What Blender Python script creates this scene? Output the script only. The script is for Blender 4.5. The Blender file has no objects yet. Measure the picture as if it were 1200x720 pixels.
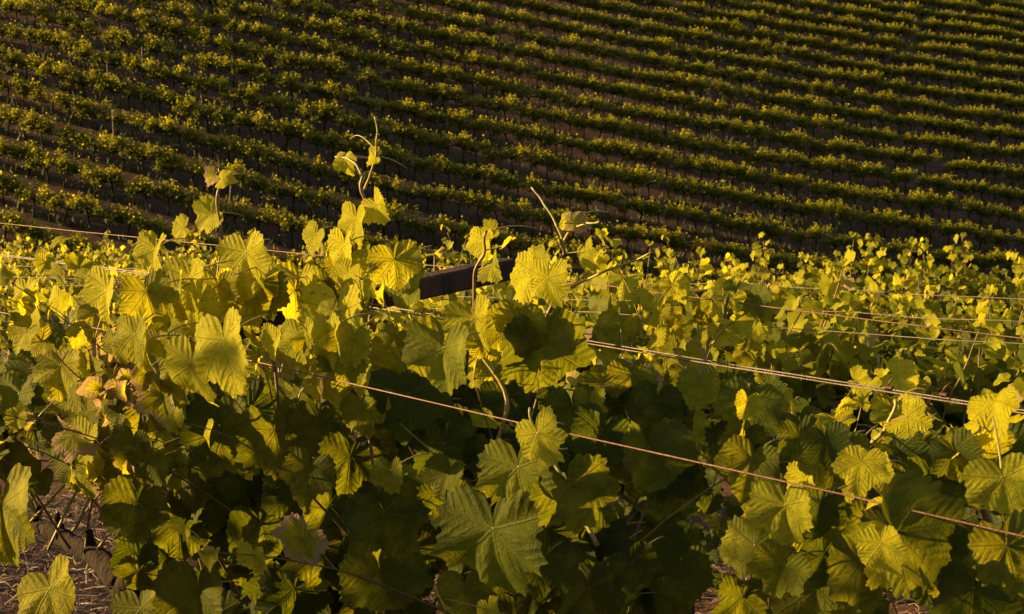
import bpy, math, random
import numpy as np
from mathutils import Vector

# ------------------------------------------------------------------ camera, sky, sun, exposure
S = bpy.context.scene
COL = S.collection
CAM = np.array([0.0, 0.0, 1.65])
F = 1667.0                      # focal length in photograph pixels (50 mm lens)
HOR = 130.0                     # horizon row in the photograph

cam_d = bpy.data.cameras.new("camera")
cam_d.lens = 50.0
cam_d.sensor_width = 36.0
cam_d.clip_start = 0.05
cam_d.clip_end = 2000.0
cam = bpy.data.objects.new("camera", cam_d)
COL.objects.link(cam)
cam.location = tuple(CAM)
cam.rotation_euler = (math.radians(90) - math.atan((360 - HOR) / F), 0, 0)
cam_d.dof.use_dof = True
cam_d.dof.focus_distance = 2.5
cam_d.dof.aperture_fstop = 20.0
S.camera = cam
PITCH = math.atan((360 - HOR) / F)

SUN_EL = 16.0
SUN_AZ = -85.5                  # degrees from +Y (view direction), negative = left
W = bpy.data.worlds.new("World")
S.world = W
W.use_nodes = True
wn = W.node_tree
bg = wn.nodes["Background"]
sky = wn.nodes.new("ShaderNodeTexSky")
sky.sky_type = 'NISHITA'
sky.sun_disc = False
sky.sun_elevation = math.radians(SUN_EL)
sky.sun_rotation = math.radians(SUN_AZ)
sky.air_density = 1.2
sky.dust_density = 1.0
sky.ozone_density = 0.6
wn.links.new(sky.outputs[0], bg.inputs[0])
bg.inputs[1].default_value = 0.05

sun_d = bpy.data.lights.new("sun", 'SUN')
sun_d.energy = 5.0
sun_d.angle = math.radians(0.5)
sun_d.color = (1.0, 0.70, 0.30)
sun = bpy.data.objects.new("sun", sun_d)
COL.objects.link(sun)
_a, _e = math.radians(SUN_AZ), math.radians(SUN_EL)
to_sun = Vector((math.sin(_a) * math.cos(_e), math.cos(_a) * math.cos(_e), math.sin(_e)))
sun.rotation_euler = to_sun.to_track_quat('Z', 'Y').to_euler()
sun.location = (-20, 5, 20)

S.view_settings.view_transform = 'Standard'
S.view_settings.look = 'None'
S.view_settings.exposure = 2.1
S.view_settings.gamma = 1.0
S.view_settings.use_white_balance = True
S.view_settings.white_balance_temperature = 8300
S.view_settings.white_balance_tint = 18

rng = np.random.default_rng(11)

# ------------------------------------------------------------------ little helpers
def unit(v):
    v = np.asarray(v, float)
    return v / max(np.linalg.norm(v), 1e-9)

def sstep(a, b, x):
    t = np.clip((x - a) / (b - a), 0, 1)
    return t * t * (3 - 2 * t)

# the near rows run along D; N points across them, away from the camera
_th = math.radians(45.6)
D = np.array([-math.sin(_th), math.cos(_th)])
N = np.array([math.cos(_th), math.sin(_th)])

def pq(p, q, z=None):
    xy = p * N + q * D
    return np.array([xy[0], xy[1], 0.0 if z is None else z])

def ray(px, py):
    """direction (per metre of Y) seen at a pixel of the photograph"""
    v = (360 - py) / F
    u = (px - 600) / F
    c, s = math.cos(PITCH), math.sin(PITCH)
    y = c + v * s
    return np.array([u / y, 1.0, (v * c - s) / y])

def at_p(px, py, p):
    """point seen at a pixel on the vertical plane at distance p across the rows"""
    d = ray(px, py)
    Y = p / (d[0] * N[0] + d[1] * N[1])
    return CAM + d * Y

def project(P):
    P = np.atleast_2d(P) - CAM
    c, s = math.cos(PITCH), math.sin(PITCH)
    f = P[:, 1] * c - P[:, 2] * s
    v = P[:, 1] * s + P[:, 2] * c
    return 600 + F * P[:, 0] / f, 360 - F * v / f, f

# ------------------------------------------------------------------ terrain
HA, HB, HC, HD2 = -25.70827, -0.19463, 0.39886, -0.00037
HKAP, HS, HO, HTH = -0.00609, 2.43459, 2.39688, -0.00906
CANOPY_MID = 0.86

def hill_z(x, y):
    return CAM[2] + HA + HB * x + HC * y + HD2 * x * x - CANOPY_MID

_fp = np.array([-60., -8., -.9, 1.6, 4.1, 6.6, 9.1, 11.5, 60., 200.])
_fz = np.array([9.0, 1.3, 0.36, 0.0, -.36, -.55, -.80, -1.20, -10.5, -40.])

def near_z(x, y):
    p = x * N[0] + y * N[1]
    q = x * D[0] + y * D[1]
    return np.interp(p, _fp, _fz) - 0.06 * (q - 3.2) * sstep(1.6, 4.1, p)

def ground_z(x, y):
    x = np.asarray(x, float); y = np.asarray(y, float)
    a, b = near_z(x, y), hill_z(x, y)
    k = 1.2
    h = np.clip(0.5 + 0.5 * (a - b) / k, 0, 1)
    return b * (1 - h) + a * h + k * h * (1 - h)

# ------------------------------------------------------------------ mesh plumbing
def np_mesh(name, V, quads=None, tris=None, attrs=None, mats=(), qmat=None, tmat=None, smooth=True):
    me = bpy.data.meshes.new(name)
    V = np.asarray(V, np.float32)
    nq = 0 if quads is None else len(quads)
    nt = 0 if tris is None else len(tris)
    me.vertices.add(len(V))
    me.vertices.foreach_set("co", V.ravel())
    loops = []
    if nq: loops.append(np.asarray(quads, np.int32).ravel())
    if nt: loops.append(np.asarray(tris, np.int32).ravel())
    L = np.concatenate(loops)
    me.loops.add(len(L))
    me.loops.foreach_set("vertex_index", L)
    tot = np.concatenate([np.full(nq, 4, np.int32), np.full(nt, 3, np.int32)])
    st = np.concatenate([[0], np.cumsum(tot)[:-1]]).astype(np.int32)
    me.polygons.add(nq + nt)
    me.polygons.foreach_set("loop_start", st)
    me.polygons.foreach_set("loop_total", tot)
    mi = np.zeros(nq + nt, np.int32)
    if qmat is not None and nq: mi[:nq] = qmat
    if tmat is not None and nt: mi[nq:] = tmat
    me.polygons.foreach_set("material_index", mi)
    me.polygons.foreach_set("use_smooth", np.full(nq + nt, bool(smooth)))
    for k, (typ, arr) in (attrs or {}).items():
        at = me.attributes.new(k, typ, 'POINT')
        arr = np.asarray(arr, np.float32)
        at.data.foreach_set("color" if typ == 'FLOAT_COLOR' else "vector" if typ == 'FLOAT_VECTOR' else "value", arr.ravel())
    for m in mats: me.materials.append(m)
    me.update(calc_edges=True)
    me.validate()
    return me

def obj(name, me, parent=None, loc=None):
    o = bpy.data.objects.new(name, me)
    COL.objects.link(o)
    if parent is not None: o.parent = parent
    if loc is not None: o.location = tuple(loc)
    return o

def tag(o, label=None, cat=None, group=None, kind=None):
    if label: o["label"] = label
    if cat: o["category"] = cat
    if group: o["group"] = group
    if kind: o["kind"] = kind
    return o

def thing(name, label, cat, loc=(0, 0, 0), rotz=0.0, group=None):
    o = bpy.data.objects.new(name, None)
    o.empty_display_size = 0.1
    COL.objects.link(o)
    o.location = tuple(loc)
    o.rotation_euler = (0, 0, rotz)
    return tag(o, label, cat, group)

class Geo:
    """collects tubes (quads) and leaves"""
    def __init__(self):
        self.V, self.Q, self.T, self.QM, self.TM, self.UV, self.CD = [], [], [], [], [], [], []
        self.n = 0
    def add(self, V, Q=None, T=None, m=0, uv=None, cd=None):
        V = np.asarray(V, float)
        if Q is not None and len(Q):
            self.Q.append(np.asarray(Q) + self.n); self.QM.append(np.full(len(Q), m, np.int32))
        if T is not None and len(T):
            self.T.append(np.asarray(T) + self.n); self.TM.append(np.full(len(T), m, np.int32))
        self.V.append(V)
        self.UV.append(np.zeros((len(V), 3)) if uv is None else uv)
        self.CD.append(np.tile([.3, .5, 0, 1], (len(V), 1)) if cd is None else cd)
        self.n += len(V)
    def tube(self, path, rad, sides=6, m=0, cap=True):
        P = np.asarray(path, float)
        R = np.broadcast_to(np.asarray(rad, float), (len(P),))
        T = np.gradient(P, axis=0)
        T /= np.maximum(np.linalg.norm(T, axis=1, keepdims=True), 1e-9)
        up = np.array([0, 0, 1.0]) if abs(T[0][2]) < .9 else np.array([1.0, 0, 0])
        a = np.cross(T, up); a /= np.maximum(np.linalg.norm(a, axis=1, keepdims=True), 1e-9)
        b = np.cross(T, a)
        an = np.linspace(0, 2 * np.pi, sides, endpoint=False)
        V = P[:, None] + R[:, None, None] * (a[:, None] * np.cos(an)[None, :, None] + b[:, None] * np.sin(an)[None, :, None])
        n = len(P)
        i, j = np.meshgrid(np.arange(n - 1), np.arange(sides), indexing='ij')
        j2 = (j + 1) % sides
        Q = np.stack([i * sides + j, i * sides + j2, (i + 1) * sides + j2, (i + 1) * sides + j], -1).reshape(-1, 4)
        V = V.reshape(-1, 3)
        Tt = None
        if cap:
            V = np.vstack([V, P[0], P[-1]])
            k = np.arange(sides); k2 = (k + 1) % sides
            Tt = np.vstack([np.stack([np.full(sides, n * sides), k2, k], -1),
                            np.stack([np.full(sides, n * sides + 1), (n - 1) * sides + k, (n - 1) * sides + k2], -1)])
        self.add(V, Q, Tt, m)
    def box(self, c, ax, ay, az, bev=0.004, m=0):
        """box with half-axes ax, ay, az and chamfered long edges"""
        c = np.asarray(c, float)
        la, lb = np.linalg.norm(ay), np.linalg.norm(az)
        ua, ub = ay / la, az / lb
        ring = [(la - bev, lb), (la, lb - bev), (la, -lb + bev), (la - bev, -lb), (-la + bev, -lb), (-la, -lb + bev), (-la, lb - bev), (-la + bev, lb)]
        V = [c + s * ax + r[0] * ua + r[1] * ub for s in (-1, 1) for r in ring]
        Q = [(k, (k + 1) % 8, 8 + (k + 1) % 8, 8 + k) for k in range(8)]
        V += [c - ax, c + ax]
        T = [(16, (k + 1) % 8, k) for k in range(8)] + [(17, 8 + k, 8 + (k + 1) % 8) for k in range(8)]
        self.add(np.array(V), Q, T, m)
    def mesh(self, name, mats, origin=None, smooth=True, attrs=True):
        V = np.vstack(self.V)
        if origin is not None: V = V - np.asarray(origin)
        at = {'leaf_xy': ('FLOAT_VECTOR', np.vstack(self.UV)), 'leaf_data': ('FLOAT_COLOR', np.vstack(self.CD))} if attrs else None
        return np_mesh(name, V, np.vstack(self.Q) if self.Q else None, np.vstack(self.T) if self.T else None, at, mats,
                       np.concatenate(self.QM) if self.QM else None, np.concatenate(self.TM) if self.TM else None, smooth)

# ------------------------------------------------------------------ materials
class NT:
    def __init__(self, name):
        self.mat = bpy.data.materials.new(name)
        self.mat.use_nodes = True
        self.t = self.mat.node_tree
        self.t.nodes.clear()
        self.out = self.t.nodes.new("ShaderNodeOutputMaterial")
    def n(self, typ, **kw):
        nd = self.t.nodes.new(typ)
        for k, v in kw.items(): setattr(nd, k, v)
        return nd
    def put(self, sock, v):
        if isinstance(v, bpy.types.NodeSocket): self.t.links.new(v, sock)
        else: sock.default_value = v
    def m(self, op, a, b=None, c=None, clamp=False):
        nd = self.n("ShaderNodeMath", operation=op, use_clamp=clamp)
        self.put(nd.inputs[0], a)
        if b is not None: self.put(nd.inputs[1], b)
        if c is not None: self.put(nd.inputs[2], c)
        return nd.outputs[0]
    def mix(self, f, a, b):
        nd = self.n("ShaderNodeMix", data_type='RGBA')
        self.put(nd.inputs[0], f)
        for s, v in ((nd.inputs[6], a), (nd.inputs[7], b)):
            self.put(s, v if isinstance(v, bpy.types.NodeSocket) else (*v, 1.0))
        return nd.outputs[2]
    def noise(self, scale, detail=3, rough=.55, vec=None, typ='fac'):
        nd = self.n("ShaderNodeTexNoise")
        nd.inputs["Scale"].default_value = scale
        nd.inputs["Detail"].default_value = detail
        nd.inputs["Roughness"].default_value = rough
        if vec is not None: self.t.links.new(vec, nd.inputs["Vector"])
        return nd.outputs[0]
    def ramp(self, x, a, b, s=True):
        nd = self.n("ShaderNodeMapRange", interpolation_type='SMOOTHSTEP' if s else 'LINEAR')
        self.put(nd.inputs[0], x); nd.inputs[1].default_value = a; nd.inputs[2].default_value = b
        return nd.outputs[0]
    def bump(self, h, strength, dist):
        nd = self.n("ShaderNodeBump")
        nd.inputs["Strength"].default_value = strength
        nd.inputs["Distance"].default_value = dist
        self.t.links.new(h, nd.inputs["Height"])
        return nd.outputs[0]
    def done(self, sh):
        self.t.links.new(sh, self.out.inputs[0])
        return self.mat

MATURE, MIDGREEN, YOUNG, DRY = (.022, .041, .010), (.080, .100, .009), (.32, .315, .020), (.42, .33, .22)
T_MATURE, T_YOUNG = (.075, .105, .008), (.65, .58, .045)

def leaf_shader(g, base, trans, nrm, spec=.35, rough=.5, tr=.5):
    pr = g.n("ShaderNodeBsdfPrincipled")
    g.put(pr.inputs["Base Color"], base)
    g.put(pr.inputs["Roughness"], rough)
    pr.inputs["Specular IOR Level"].default_value = spec
    tl = g.n("ShaderNodeBsdfTranslucent")
    g.put(tl.inputs["Color"], trans)
    if nrm is not None:
        g.put(pr.inputs["Normal"], nrm); g.put(tl.inputs["Normal"], nrm)
    mx = g.n("ShaderNodeMixShader")
    mx.inputs[0].default_value = tr
    g.t.links.new(pr.outputs[0], mx.inputs[1]); g.t.links.new(tl.outputs[0], mx.inputs[2])
    return mx.outputs[0]

def make_leaf_fine():
    g = NT("vine_leaf")
    uv = g.n("ShaderNodeAttribute", attribute_name="leaf_xy").outputs["Vector"]
    cdn = g.n("ShaderNodeAttribute", attribute_name="leaf_data")
    sc = g.n("ShaderNodeSeparateColor"); g.t.links.new(cdn.outputs["Color"], sc.inputs[0])
    age, rnd, dry = sc.outputs[0], sc.outputs[1], sc.outputs[2]
    sx = g.n("ShaderNodeSeparateXYZ"); g.t.links.new(uv, sx.inputs[0])
    wob = g.noise(3.0, 2, .5, uv)
    x = g.m('ABSOLUTE', sx.outputs[0]); y = sx.outputs[1]; rr = sx.outputs[2]
    x = g.m('ADD', x, g.m('MULTIPLY', g.m('SUBTRACT', wob, .5), .06))
    best_s = best_t = None
    for ang in (0, 50, 106):
        a = math.radians(ang)
        t = g.m('ADD', g.m('MULTIPLY', x, math.sin(a)), g.m('MULTIPLY', y, math.cos(a)))
        s = g.m('ABSOLUTE', g.m('SUBTRACT', g.m('MULTIPLY', x, math.cos(a)), g.m('MULTIPLY', y, math.sin(a))))
        s = g.m('ADD', s, g.m('MULTIPLY', g.m('LESS_THAN', t, 0.0), 5.0))
        if best_s is None: best_s, best_t = s, t
        else:
            lt = g.m('LESS_THAN', s, best_s)
            best_t = g.m('ADD', g.m('MULTIPLY', t, lt), g.m('MULTIPLY', best_t, g.m('SUBTRACT', 1.0, lt)))
            best_s = g.m('MINIMUM', s, best_s)
    wid = g.m('ADD', .012, g.m('MULTIPLY', g.m('SUBTRACT', 1.0, best_t), .016))
    main = g.m('SUBTRACT', 1.0, g.m('DIVIDE', best_s, wid), clamp=True)
    ph = g.m('FRACT', g.m('MULTIPLY', g.m('SUBTRACT', best_t, g.m('MULTIPLY', best_s, .85)), 6.5))
    tri = g.m('ABSOLUTE', g.m('SUBTRACT', ph, .5))            # 0 on a secondary vein
    sec = g.m('SUBTRACT', 1.0, g.m('MULTIPLY', tri, 9.0), clamp=True)
    vein = g.m('MAXIMUM', main, g.m('MULTIPLY', sec, .55))
    puck = g.m('MULTIPLY', g.m('SMOOTH_MIN', tri, g.m('MULTIPLY', best_s, 2.0), .15), 1.0)
    n1 = g.noise(1.7, 4, .6, uv); n2 = g.noise(16, 3, .6, uv)
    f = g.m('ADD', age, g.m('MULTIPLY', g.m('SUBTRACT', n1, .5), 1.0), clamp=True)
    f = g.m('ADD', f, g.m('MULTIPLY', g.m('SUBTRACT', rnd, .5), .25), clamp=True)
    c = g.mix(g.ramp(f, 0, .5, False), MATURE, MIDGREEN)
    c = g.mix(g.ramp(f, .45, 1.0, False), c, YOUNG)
    c = g.mix(g.m('MULTIPLY', vein, .30), c, (.13, .15, .025))
    c = g.mix(g.m('MULTIPLY', g.ramp(n2, .55, .75), .25), c, (.035, .055, .008))
    tc = g.mix(f, T_MATURE, T_YOUNG)
    tc = g.mix(g.m('MULTIPLY', vein, .5), tc, (.17, .16, .02))
    # blemishes and a little dust
    sp = g.m('MULTIPLY', g.ramp(g.noise(7.5, 2, .5, uv), .66, .70), g.m('GREATER_THAN', rnd, .45))
    c = g.mix(g.m('MULTIPLY', sp, .75), c, (.10, .055, .022)); tc = g.mix(g.m('MULTIPLY', sp, .75), tc, (.08, .04, .012))
    c = g.mix(g.m('MULTIPLY', g.ramp(g.noise(2.6, 5, .7, uv), .45, .7), .16), c, (.17, .17, .09))
    # dry brown margins and patches
    dn = g.noise(3.3, 4, .65, uv)
    dm = g.m('ADD', g.m('MULTIPLY', rr, .75), g.m('MULTIPLY', dn, .8))
    dm = g.m('ADD', dm, g.m('MULTIPLY', g.m('SUBTRACT', dry, 1.0), .9))
    dm = g.ramp(dm, .62, .78)
    dm = g.m('MULTIPLY', dm, g.m('GREATER_THAN', dry, .02))
    dc = g.mix(n2, DRY, (.22, .14, .08))
    c = g.mix(dm, c, dc)
    tc = g.mix(dm, tc, (.28, .20, .10))
    n3 = g.noise(30, 3, .6, uv)
    h = g.m('ADD', g.m('MULTIPLY', puck, .6), g.m('ADD', g.m('MULTIPLY', n2, .30), g.m('MULTIPLY', n3, .22)))
    h = g.m('SUBTRACT', h, g.m('MULTIPLY', main, .2))
    nrm = g.bump(h, .65, .009)
    return g.done(leaf_shader(g, c, tc, nrm, .10, .6))

def make_leaf_plain(name, lift=1.0):
    g = NT(name)
    cdn = g.n("ShaderNodeAttribute", attribute_name="leaf_data")
    sc = g.n("ShaderNodeSeparateColor"); g.t.links.new(cdn.outputs["Color"], sc.inputs[0])
    age, rnd, dry = sc.outputs[0], sc.outputs[1], sc.outputs[2]
    geo = g.n("ShaderNodeNewGeometry")
    n = g.noise(24, 3, .6, geo.outputs["Position"])
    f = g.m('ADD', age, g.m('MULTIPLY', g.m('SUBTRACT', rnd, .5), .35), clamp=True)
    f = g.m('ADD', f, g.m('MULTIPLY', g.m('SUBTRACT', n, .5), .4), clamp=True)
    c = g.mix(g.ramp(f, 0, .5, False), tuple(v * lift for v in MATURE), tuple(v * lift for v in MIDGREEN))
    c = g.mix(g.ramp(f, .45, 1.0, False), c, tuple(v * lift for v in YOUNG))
    c = g.mix(g.m('MULTIPLY', dry, .8), c, DRY)
    tc = g.mix(f, T_MATURE, T_YOUNG)
    tc = g.mix(g.m('MULTIPLY', dry, .8), tc, (.3, .17, .06))
    return g.done(leaf_shader(g, c, tc, None, .10, .6))

def make_bark(name, a, b, scale=30, rough=.9, bstr=.8):
    g = NT(name)
    tc = g.n("ShaderNodeTexCoord")
    mp = g.n("ShaderNodeMapping"); g.t.links.new(tc.outputs["Object"], mp.inputs[0])
    mp.inputs["Scale"].default_value = (1, 1, .25)
    n = g.noise(scale, 5, .65, mp.outputs[0])
    n2 = g.noise(scale * 4, 3, .6, mp.outputs[0])
    c = g.mix(g.ramp(n, .3, .7), a, b)
    pr = g.n("ShaderNodeBsdfPrincipled")
    g.put(pr.inputs["Base Color"], c); pr.inputs["Roughness"].default_value = rough
    pr.inputs["Specular IOR Level"].default_value = .2
    g.put(pr.inputs["Normal"], g.bump(g.m('ADD', n, g.m('MULTIPLY', n2, .4)), bstr, .01))
    return g.done(pr.outputs[0])

def make_stem(name, a, b):
    g = NT(name)
    tc = g.n("ShaderNodeTexCoord")
    n = g.noise(14, 3, .6, tc.outputs["Object"])
    pr = g.n("ShaderNodeBsdfPrincipled")
    g.put(pr.inputs["Base Color"], g.mix(g.ramp(n, .35, .65), a, b))
    pr.inputs["Roughness"].default_value = .5
    g.put(pr.inputs["Normal"], g.bump(g.noise(160, 2, .5, tc.outputs["Object"]), .3, .002))
    return g.done(pr.outputs[0])

def make_wire(name, a, b):
    g = NT(name)
    tc = g.n("ShaderNodeTexCoord")
    n = g.noise(9, 4, .7, tc.outputs["Object"])
    n2 = g.noise(300, 2, .6, tc.outputs["Object"])
    pr = g.n("ShaderNodeBsdfPrincipled")
    g.put(pr.inputs["Base Color"], g.mix(g.ramp(n, .4, .62), a, b))
    pr.inputs["Roughness"].default_value = .55
    pr.inputs["Metallic"].default_value = .25
    g.put(pr.inputs["Normal"], g.bump(n2, .4, .002))
    return g.done(pr.outputs[0])

def make_ground():
    g = NT("vineyard_soil")
    geo = g.n("ShaderNodeNewGeometry")
    P = geo.outputs["Position"]
    n = g.noise(.35, 4, .6, P); n2 = g.noise(3.5, 5, .65, P); n3 = g.noise(38, 4, .65, P)
    c = g.mix(g.ramp(n2, .3, .72), (.034, .017, .012), (.066, .034, .025))
    c = g.mix(g.m('MULTIPLY', g.ramp(n, .4, .7), .45), c, (.10, .066, .048))
    c = g.mix(g.m('MULTIPLY', g.ramp(n3, .58, .72), .5), c, (.14, .10, .07))
    c = g.mix(g.m('MULTIPLY', g.ramp(n3, .45, .3), .5), c, (.030, .019, .014))
    pr = g.n("ShaderNodeBsdfPrincipled")
    g.put(pr.inputs["Base Color"], c)
    pr.inputs["Roughness"].default_value = .95
    pr.inputs["Specular IOR Level"].default_value = .15
    h = g.m('ADD', g.m('MULTIPLY', n2, 1.0), g.m('MULTIPLY', n3, .45))
    g.put(pr.inputs["Normal"], g.bump(h, .9, .07))
    return g.done(pr.outputs[0])

def make_flat(name, a, b, scale=6, rough=.8):
    g = NT(name)
    cdn = g.n("ShaderNodeAttribute", attribute_name="leaf_data")
    sc = g.n("ShaderNodeSeparateColor"); g.t.links.new(cdn.outputs["Color"], sc.inputs[0])
    pr = g.n("ShaderNodeBsdfPrincipled")
    g.put(pr.inputs["Base Color"], g.mix(sc.outputs[1], a, b))
    pr.inputs["Roughness"].default_value = rough
    return g.done(pr.outputs[0])

M_LEAF = make_leaf_fine()
M_LEAFB = make_leaf_plain("vine_leaf_plain")
M_BARK = make_bark("vine_bark", (.004, .003, .0025), (.017, .011, .009), 30, .95, 1.0)
M_POST = make_bark("weathered_wood", (.012, .007, .006), (.050, .025, .019), 22, .85, .5)
M_STAKE = make_bark("pale_wood", (.16, .12, .09), (.28, .22, .17), 12, .85, .3)
M_STEM = make_stem("green_cane", (.12, .11, .025), (.20, .15, .04))
M_CANE = make_stem("brown_cane", (.055, .032, .016), (.11, .065, .03))
M_WIRE = make_wire("rusty_wire", (.060, .021, .014), (.085, .042, .032))
M_STEEL = make_wire("grey_wire", (.065, .048, .042), (.11, .098, .092))
M_GROUND = make_ground()
M_STRAW = make_flat("dry_straw", (.035, .021, .014), (.27, .195, .13))
M_GRASS = make_flat("weed_blades", (.030, .050, .010), (.075, .090, .018))

# ------------------------------------------------------------------ the ground: one sheet to the top of the far slope
def axis(fine_a, fine_b, step, lo, hi, grow=1.12):
    a = list(np.arange(fine_a, fine_b + 1e-6, step))
    s = step
    while a[-1] < hi: s = min(s * grow, 12); a.append(a[-1] + s)
    s = step; pre = []
    x = fine_a
    while x > lo: s = min(s * grow, 12); x -= s; pre.append(x)
    return np.array(pre[::-1] + a)

gx, gy = axis(-32, 40, .5, -400, 450), axis(-6, 86, .5, -160, 600)
GX, GY = np.meshgrid(gx, gy, indexing='ij')
GZ = ground_z(GX, np.minimum(GY, 190.0))
GZ = GZ + (.035 - .027 * sstep(14, 30, GX * N[0] + GY * N[1])) * np.sin(GX * 1.7 + .6 * np.sin(GY * .9)) * np.sin(GY * 1.3 + .8 * np.sin(GX * .7))
ni, nj = GX.shape
ii, jj = np.meshgrid(np.arange(ni - 1), np.arange(nj - 1), indexing='ij')
gq = np.stack([ii * nj + jj, (ii + 1) * nj + jj, (ii + 1) * nj + jj + 1, ii * nj + jj + 1], -1).reshape(-1, 4)
tag(obj("ground", np_mesh("ground", np.stack([GX, GY, GZ], -1).reshape(-1, 3), gq, mats=[M_GROUND])), kind="structure",
    label="dark brown vineyard soil falling to a valley and rising on the far slope", cat="ground")

# ------------------------------------------------------------------ leaf templates
def leaf_template(nout, rings, seed, lobed=.5, teeth=True):
    r_ = np.random.default_rng(seed)
    th = np.linspace(-np.pi, np.pi, nout, endpoint=False) + np.pi / nout
    ang = np.degrees(np.abs(th))
    L = lobed
    kx = [0, 14, 29, 40, 54, 68, 84, 98, 112, 130, 150, 166, 180]
    ky = [1.0, .95, .86 - .12 * L, .84 - .06 * L, .90, .88, .80 - .12 * L, .78 - .04 * L, .78, .74, .62, .40, .12]
    ky = np.array(ky) * (1 + .04 * r_.standard_normal(len(ky)))
    r = np.interp(ang, kx, ky)
    r *= 1 + .05 * np.sin(th * 1 + r_.uniform(0, 6)) + .03 * np.sin(th * 2 + r_.uniform(0, 6))
    if teeth:
        nt = 13
        saw = np.abs(((ang / 180 * nt + r_.uniform(0, 1)) % 1) - .5) * 2
        saw2 = np.abs(((ang / 180 * nt * 2 + .3) % 1) - .5) * 2
        r *= 1 + (.11 * (saw - .5) + .05 * (saw2 - .5)) * sstep(178, 150, ang)
    fr = np.array(rings)
    fold, cup, droop = r_.uniform(.05, .60), r_.uniform(-.10, .34), r_.uniform(.05, .60)
    ph1, ph2 = r_.uniform(0, 6.3, 2)
    wav = r_.uniform(.04, .12)
    curl = r_.uniform(-.25, .25)
    V, UV = [np.zeros(3)], [np.zeros(3)]
    for f in fr:
        x, y = np.sin(th) * r * f, np.cos(th) * r * f
        rr = np.hypot(x, y)
        z = fold * np.abs(x) ** 1.15 - cup * rr ** 2 - droop * np.clip(y, 0, None) ** 2 * .7
        z += wav * np.sin(5 * th + ph1) * rr ** 2 + .6 * wav * np.sin(9 * th + ph2) * rr ** 2.5
        z += curl * x * np.abs(x)
        # blade rises between the main veins
        z -= .014 * np.sin(np.clip(f, 0, 1) * np.pi) * np.cos(np.radians(ang) * 6.9)
        V += list(np.stack([x, y, z], -1)); UV += list(np.stack([x, y, np.full_like(x, f)], -1))
    Q, T = [], []
    for k in range(nout):
        k2 = (k + 1) % nout
        if k2 == 0: continue                                 # leave the petiole sinus open
        T.append((0, 1 + k, 1 + k2))
        for i in range(len(fr) - 1):
            b0, b1 = 1 + i * nout, 1 + (i + 1) * nout
            Q.append((b0 + k, b1 + k, b1 + k2, b0 + k2))
    return np.array(V), np.array(Q).reshape(-1, 4).astype(int), np.array(T), np.array(UV)

FINE = [leaf_template(78, [.22, .42, .62, .8, .92, 1.0], 100 + i, lobed=[.3, .7, 1.1, .5, .9][i % 5]) for i in range(20)]
MID = [leaf_template(30, [.5, 1.0], 200 + i, lobed=.6) for i in range(8)]
LOW = [leaf_template(13, [1.0], 300 + i, lobed=.9, teeth=False) for i in range(6)]

def curl_template(seed):
    V, Q, T, UV = leaf_template(40, [.3, .6, .85, 1.0], seed, lobed=.6)
    r_ = np.random.default_rng(seed)
    a = V[:, 0] * r_.uniform(1.6, 2.6); b = V[:, 1] * r_.uniform(.6, 1.4)
    k = r_.uniform(1.6, 2.6)
    W_ = V.copy()
    W_[:, 0] = np.sin(a) / k; W_[:, 2] = V[:, 2] * .6 + (1 - np.cos(a)) / k + .3 * np.sin(b * 2 + seed) * np.abs(V[:, 0])
    W_[:, 1] = np.sin(b) / max(b.max() / 1.0, .8); W_[:, 2] -= .3 * (1 - np.cos(b))
    return W_, Q, T, UV

CURL = [curl_template(900 + i) for i in range(7)]

def put_leaf(g, tpl, pos, tip, nrm, size, age, dry=0.0, m=0, rnd=None):
    V, Q, T, UV = tpl
    n = unit(nrm)
    t = np.asarray(tip, float); t = unit(t - n * np.dot(t, n))
    x = np.cross(t, n)
    W_ = (V[:, :1] * x + V[:, 1:2] * t + V[:, 2:3] * n) * size + np.asarray(pos)
    cd = np.tile([age, rng.random() if rnd is None else rnd, dry, 1.0], (len(V), 1))
    uv = UV.copy(); uv[:, 0] += 0
    g.add(W_, Q, T, m, uv, cd)

def bez(a, b, c, n=5):
    t = np.linspace(0, 1, n)[:, None]
    return (1 - t) ** 2 * np.asarray(a) + 2 * t * (1 - t) * np.asarray(b) + t ** 2 * np.asarray(c)

# a shoot: curved cane with alternate leaves
def grow(start, d0, length, step, bend, jit):
    P = [np.asarray(start, float)]
    d = unit(d0)
    for i in range(int(length / step)):
        d = unit(d + np.asarray(bend) * step + rng.normal(0, jit, 3))
        P.append(P[-1] + d * step)
    return np.array(P)

def in_gap(P):
    # the open places of the foreground row: over the straw at left, and between the last two vines
    x, y, f = project(P)
    return (30 < x[0] < 215 and y[0] > 560) or (735 < x[0] < 860 and y[0] > 575)

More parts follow.
